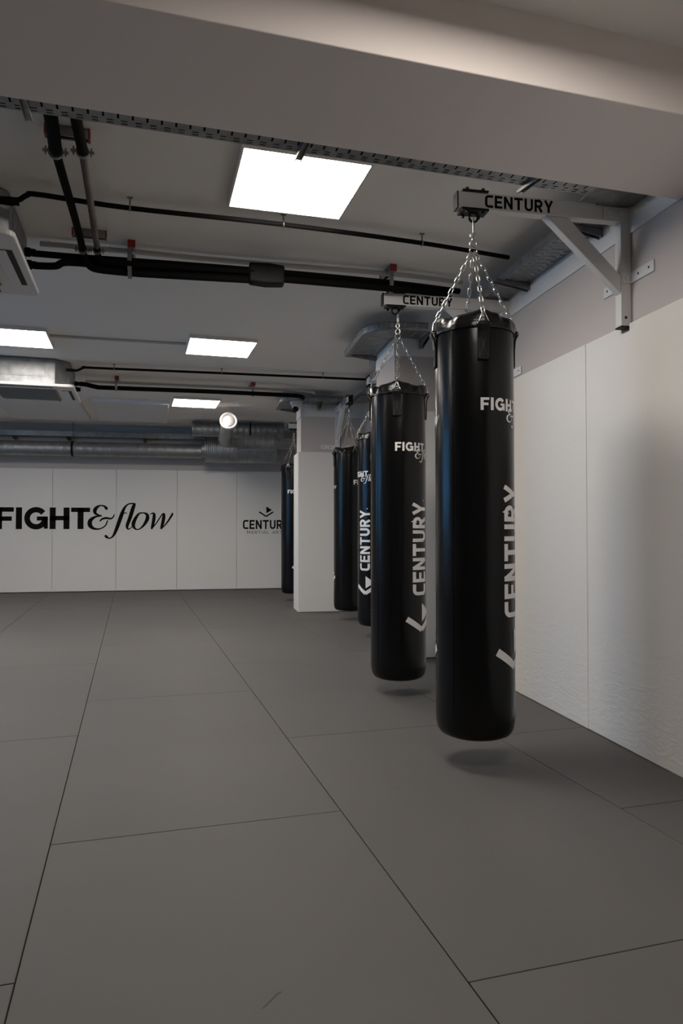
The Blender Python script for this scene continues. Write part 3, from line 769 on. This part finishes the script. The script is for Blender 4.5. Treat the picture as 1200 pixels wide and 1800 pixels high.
s3 = strut((-.438, 4.385), .20, False, 'red-capped support holding the nearer bundle, left of its rubber wrap')
s4 = strut((1.165, 4.465), .20, False, 'red-capped support holding the nearer bundle above the second bracket')
s5 = strut((-.975, 8.28), .22, False, 'red-capped support holding the farther pipe close to the air conditioner')
s6 = strut((.535, 8.34), .22, False, 'red-capped support holding the farther pipe, right of the smallest light')
for st, x, y, lst in ((s3, -.438, 4.30, [(2.615, .020), (2.562, .045)]), (s4, 1.16, 4.375, [(2.618, .020), (2.572, .022)]), (s5, -.97, 8.185, [(2.60, .027)]), (s6, .535, 8.235, [(2.60, .027)])):
    m = MB(); m.tube([(x, y, ZC-.04), (x, y, lst[0][0])], .006, 8)
    for z, r in lst: m.lathe([(r, -.011), (r+.004, -.011), (r+.004, .011), (r, .011)], 16, (x, y, z), (1, .06, 0))
    m.box(x-.012, x+.012, y-.03, y-.02, lst[-1][0], ZC-.05)
    obj('clamp', m, M_galvd, st, smooth=30)

# ================================================================ CABLE TRAYS
def tray_geo(fn, L, W, flanges=(1, 1), fh=.05):
    """fn(u, v, z): u along, v across 0..W; perforated sheet as wide as W with upstands"""
    P = .05; n = int(L/P)+1
    us = [0.0]; kind = []
    for i in range(n):
        for d, k in ((.006, 0), (.0135, 1), (.020, 0), (.042, 2), (.05, 0)):
            u = min(L, i*P+d)
            if u > us[-1]+1e-6: us.append(u); kind.append(k)
    vb = [0, .010, .017, .027, .034, .045, W-.045, W-.034, W-.027, W-.017, W-.010, W]
    m = MB()
    def hole(i, j):
        k = kind[i]
        if j in (1, 3, 7, 9) and k == 2: return True
        if j == 5 and k == 1: return True
        return False
    m.sheet(us, vb, lambda u, v: fn(u, v, 0), hole)
    for v0, on_ in ((0, flanges[0]), (W, flanges[1])):
        if on_:
            m.sheet(us, [0, .018, .024, .036, .042, fh], lambda z_u, z: fn(z_u, v0, z), lambda i, j: kind[i] == 2 and j in (1, 3) and i % 10 < 5)
            m.sheet(us, [0, .008], lambda u, q: fn(u, v0+(q if v0 == 0 else -q), fh))
    return m
def support(parent, x0, y0, x1, y1, z, wd=.03, drop=.045, m_=None):
    d = Vector((x1-x0, y1-y0, 0)); L = d.length; d.normalize(); nrm = Vector((-d.y, d.x, 0))
    b = MB(); b.prism([(0, z), (L, z), (L, z-drop*.35), (0, z-drop)], lambda u, v, w_: tuple(Vector((x0, y0, 0))+d*u+nrm*w_+Vector((0,0,v))), -wd/2, -wd/2+.004)
    b.prism([(0, z), (L, z), (L, z-drop*.35), (0, z-drop)], lambda u, v, w_: tuple(Vector((x0, y0, 0))+d*u+nrm*w_+Vector((0,0,v))), wd/2-.004, wd/2)
    b.prism([(0, z), (L, z), (L, z-.004), (0, z-.004)], lambda u, v, w_: tuple(Vector((x0, y0, 0))+d*u+nrm*w_+Vector((0,0,v))), -wd/2, wd/2)
    return obj('support_arm', b, m_ or M_galvd, parent)
# along the beam
bd_ = Vector((1, .09, 0)).normalized(); bn_ = Vector((-bd_.y, bd_.x, 0))
st0 = Vector((-2.2, far_y(-2.2)+.006, 2.5))
tf = thing('cable_tray', 'perforated grey cable tray running along the far side of the beam', 'cable tray', tuple(st0), 'perforated cable trays')
obj('tray', tray_geo(lambda u, v, z: st0+bd_*u+bn_*v+Vector((0, 0, z)), 3.86, .152), M_galv, tf, solid=.0016)
for x in (-1.6, -.60, .37, 1.34):
    y = far_y(x)+.002; support(tf, x, y, x-.018, y+.205, 2.499, .026, .03)
m = MB(); rr = random.Random(3)
for k in range(9):
    m = MB()
    pts = [st0+bd_*(u*.24)+bn_*(.012+.0155*k+rr.uniform(-.002, .002))+Vector((0, 0, .0105+rr.uniform(0, .004))) for u in range(17)]
    m.tube([tuple(p) for p in pts], .0078, 6)
    obj('cable', m, M_black, tf, smooth=50)  # unseen cables, added so the tray slots look dark from below
# along the right wall
for ya, yb, lb, sup in ((2.80, 5.16, 'perforated cable tray high along the right wall above the two nearest brackets', (3.28, 4.10)),
                        (6.46, 8.46, 'perforated cable tray high along the right wall between the two pillars', (6.8, 7.9))):
    tr = thing('cable_tray', lb, 'cable tray', (1.76, ya, 2.576), 'perforated cable trays')
    obj('tray', tray_geo(lambda u, v, z: Vector((1.803-.008*(u+ya-3.4)+v, ya+u, 2.572+z)), yb-ya, .17), M_galv, tr, solid=.0016)
    if ya < 3: cv = MB(); cv.box(1.70, 1.97, 2.745, 3.0, 2.562, 2.5705); obj('cover_plate', cv, M_galvd, tr)
    for y in sup: support(tr, XR-.009, y, 1.74, y-.03, 2.570, .036, .045)
# around the pillars
def round_tray(label, px, y0, y1, x_end, z, wid, r):
    xo, yo = px-.03-wid, y0-.03-wid                  # outer corner
    R = r; Lleg = y1-(yo+R); Larc = R*PI/2; Lrun = x_end-(xo+R)
    def fn(u, v, zz):
        if u < Lleg: return Vector((xo+v, y1-u, z+zz))
        if u < Lleg+Larc:
            a = PI+(u-Lleg)/R; return Vector((xo+R+(R-v)*math.cos(a), yo+R+(R-v)*math.sin(a), z+zz))
        return Vector((xo+R+u-Lleg-Larc, yo+v, z+zz))
    t = thing('cable_tray', label, 'cable tray', (px, y0-.1, z), 'perforated cable trays')
    obj('tray', tray_geo(fn, Lleg+Larc+Lrun, wid, fh=.06), M_galv, t, solid=.0016, smooth=30)
    for x in (px+.22,): support(t, x, y0-.001, x, yo+.02, z-.001, .03, .075)
    support(t, px-.007, y1-.08, xo+.06, y1-.08, z-.001, .03, .04)
    return t
round_tray('curved cable tray wrapping the top corner of the nearer pillar', P2[0], P2[1], P2[2]+.05, 1.70, 2.585, .25, .26)
round_tray('curved cable tray wrapping the top corner of the far pillar', P1[0], P1[1], P1[2]+.1, 1.66, 2.60, .24, .25)
# back wall
tb = thing('cable_tray', 'perforated cable tray high on the back wall above the long duct', 'cable tray', (-2, 12.1, 2.53), 'perforated cable trays')
obj('tray', tray_geo(lambda u, v, z: Vector((-5.9+u, 12.06+v, 2.53+z)), 7.2, .19, fh=.08), M_galv, tb, solid=.0016)
for x in (-4.3, -3.0, -2.18, -.98, .3): support(tb, x, YB-.001, x, 12.04, 2.529, .04, .06)

# ================================================================ VENTILATION DUCTS
def duct(name, label, x0, x1, y, z, r, step, ridge, group='round ventilation ducts', cap=None):
    t = thing(name, label, 'duct', ((x0+x1)/2, y, z-r), group)
    prof = [(r, 0)]; u = step*.5
    L = x1-x0
    while u < L-.02:
        prof += [(r, u-.008), (r+ridge, u-.004), (r+ridge, u+.004), (r, u+.008)]; u += step
    prof.append((r, L))
    obj('pipe', MB().lathe(prof, 40, (x0, y, z), (1, 0, 0)), M_duct, t, smooth=60)
    for xx in cap or ():
        obj('end_collar', MB().lathe([(r*.9, -.012), (r+.012, -.012), (r+.012, .012), (r*.9, .012)], 40, (xx, y, z), (1, 0, 0)), M_duct, t, smooth=30)
    return t
dm = duct('ventilation_duct', 'long round steel duct running along the back wall above the lettering', -5.9, -.06, 11.92, 2.31, .117, .145, .0012)
for x in (-4.6, -2.07):
    m = MB(); m.lathe([(.119, -.018), (.125, -.018), (.125, .018), (.119, .018)], 40, (x, 11.92, 2.31), (1, 0, 0)); m.tube([(x, 11.92, 2.43), (x, 11.92, ZC)], .004, 6)
    o = obj('hanger_band', m, M_blackm, dm, smooth=30)
ds = duct('duct_silencer', 'thick ribbed steel duct silencer at the right end of the long duct', 0, 1.19, 11.80, 2.325, .205, .03, .004, cap=(0, 1.19))
obj('spigot', MB().lathe([(.12, -.055), (.12, .01)], 32, (0, 11.80, 2.325), (1, 0, 0)), M_duct, ds, smooth=30)
obj('spigot', MB().lathe([(.12, 1.19), (.12, 1.72)], 32, (0, 11.80, 2.325), (1, 0, 0)), M_duct, ds, smooth=30)
du = duct('ventilation_duct', 'upper round steel duct close under the ceiling, behind the round air valve', -.195, 1.225, 11.37, 2.600, .112, .09, .002, cap=(-.19, 1.22))
obj('end_plate', MB().lathe([(.108, -.006), (.108, 0)], 32, (-.195, 11.37, 2.6), (1, 0, 0)), M_duct, du)
m = MB(); m.lathe([(.114, -.012), (.120, -.012), (.120, .012), (.114, .012)], 36, (.70, 11.37, 2.6), (1, 0, 0)); m.tube([(.70, 11.37, 2.72), (.70, 11.37, ZC)], .004, 6)
obj('hanger_band', m, M_blackm, du, smooth=30)
dn_ = duct('duct_silencer', 'ribbed steel silencer in front of the thicker one, right of the air valve', .50, 1.07, 11.0, 2.358, .112, .022, .0035, cap=(.5, 1.07))
obj('spigot', MB().lathe([(.088, 0), (.088, .62)], 28, (1.07, 11.0, 2.358), (1, 0, 0)), M_duct, dn_, smooth=30)
# branch with the round valve
vt = thing('air_valve_duct', 'short duct elbow ending in a round white air valve facing the room', 'air valve', (.33, 10.3, 2.3))
pth = smooth_stroke([(.49, 11.0, 2.36), (.42, 10.995, 2.36), (.335, 10.96, 2.362), (.285, 10.87, 2.372), (.285, 10.75, 2.39), (.30, 10.3, 2.468), (.318, 9.96, 2.532)], 8)
rad = [.088+(.003 if i % 3 == 0 else 0) for i in range(len(pth))]
obj('elbow_duct', MB().tube(pth, rad, 28), M_duct, vt, smooth=60)
vd = Vector((.018, -.34, .064)).normalized(); vc = Vector((.318, 9.96, 2.532))
M_valve = mat('valve_white', (.66, .64, .62), .4)
obj('valve_rim', MB().lathe([(.088, 0), (.118, .004), (.124, .012), (.120, .024), (.108, .030), (.092, .022), (.082, .004)], 40, vc, vd), M_valve, vt, smooth=50)
obj('valve_disc', MB().lathe([(.060, .006), (.074, .014), (.075, .022), (.060, .030), (.02, .033)], 36, vc, vd), M_valve, vt, smooth=50)
rod = MB(); rod.tube([(.302, 10.28, 2.56), (.302, 10.28, ZC)], .003, 6); obj('hanger_rod', rod, M_galvd, vt)

# ================================================================ ACOUSTIC PANELS, CAMERA
for x0, x1, y0, y1, lb in ((-2.72, -1.68, 9.45, 11.36, 'white flat acoustic panel on the ceiling nearer the left edge'), (-1.50, -.54, 9.60, 11.36, 'white flat acoustic panel on the ceiling left of the smallest light')):
    tag(obj('acoustic_panel', MB().prism([(x0+.06, y0), (x1+.06, y0+.09), (x1-.04, y1+.02), (x0-.08, y1-.05)], xy, ZC-.05, ZC-.001), M_felt, bevel=.004), lb, 'acoustic panel', 'ceiling acoustic panels')
sc = thing('security_camera', 'small white turret security camera at the top corner of the far pillar', 'camera', (1.095, 8.64, 2.48))
cc = Vector((1.095, 8.64, 2.599))
obj('base', MB().lathe([(.078, 0), (.078, -.02), (.066, -.05), (.05, -.06)], 28, cc, (0, 0, 1)), M_powder, sc, smooth=40)
bl = MB(); bmv = [(.047*math.sin(PI*i/12)+1e-4, -.047*math.cos(PI*i/12)) for i in range(13)]
hd = Vector((-.22, -.62, -.42)).normalized(); hc = cc+Vector((-.006, -.012, -.078))
obj('eyeball', bl.lathe(bmv, 24, hc, hd), M_powder, sc, smooth=60)
obj('lens', MB().lathe([(.036, .032), (.036, .043), (.026, .048), (.01, .050)], 24, hc, hd), M_black, sc, smooth=40)
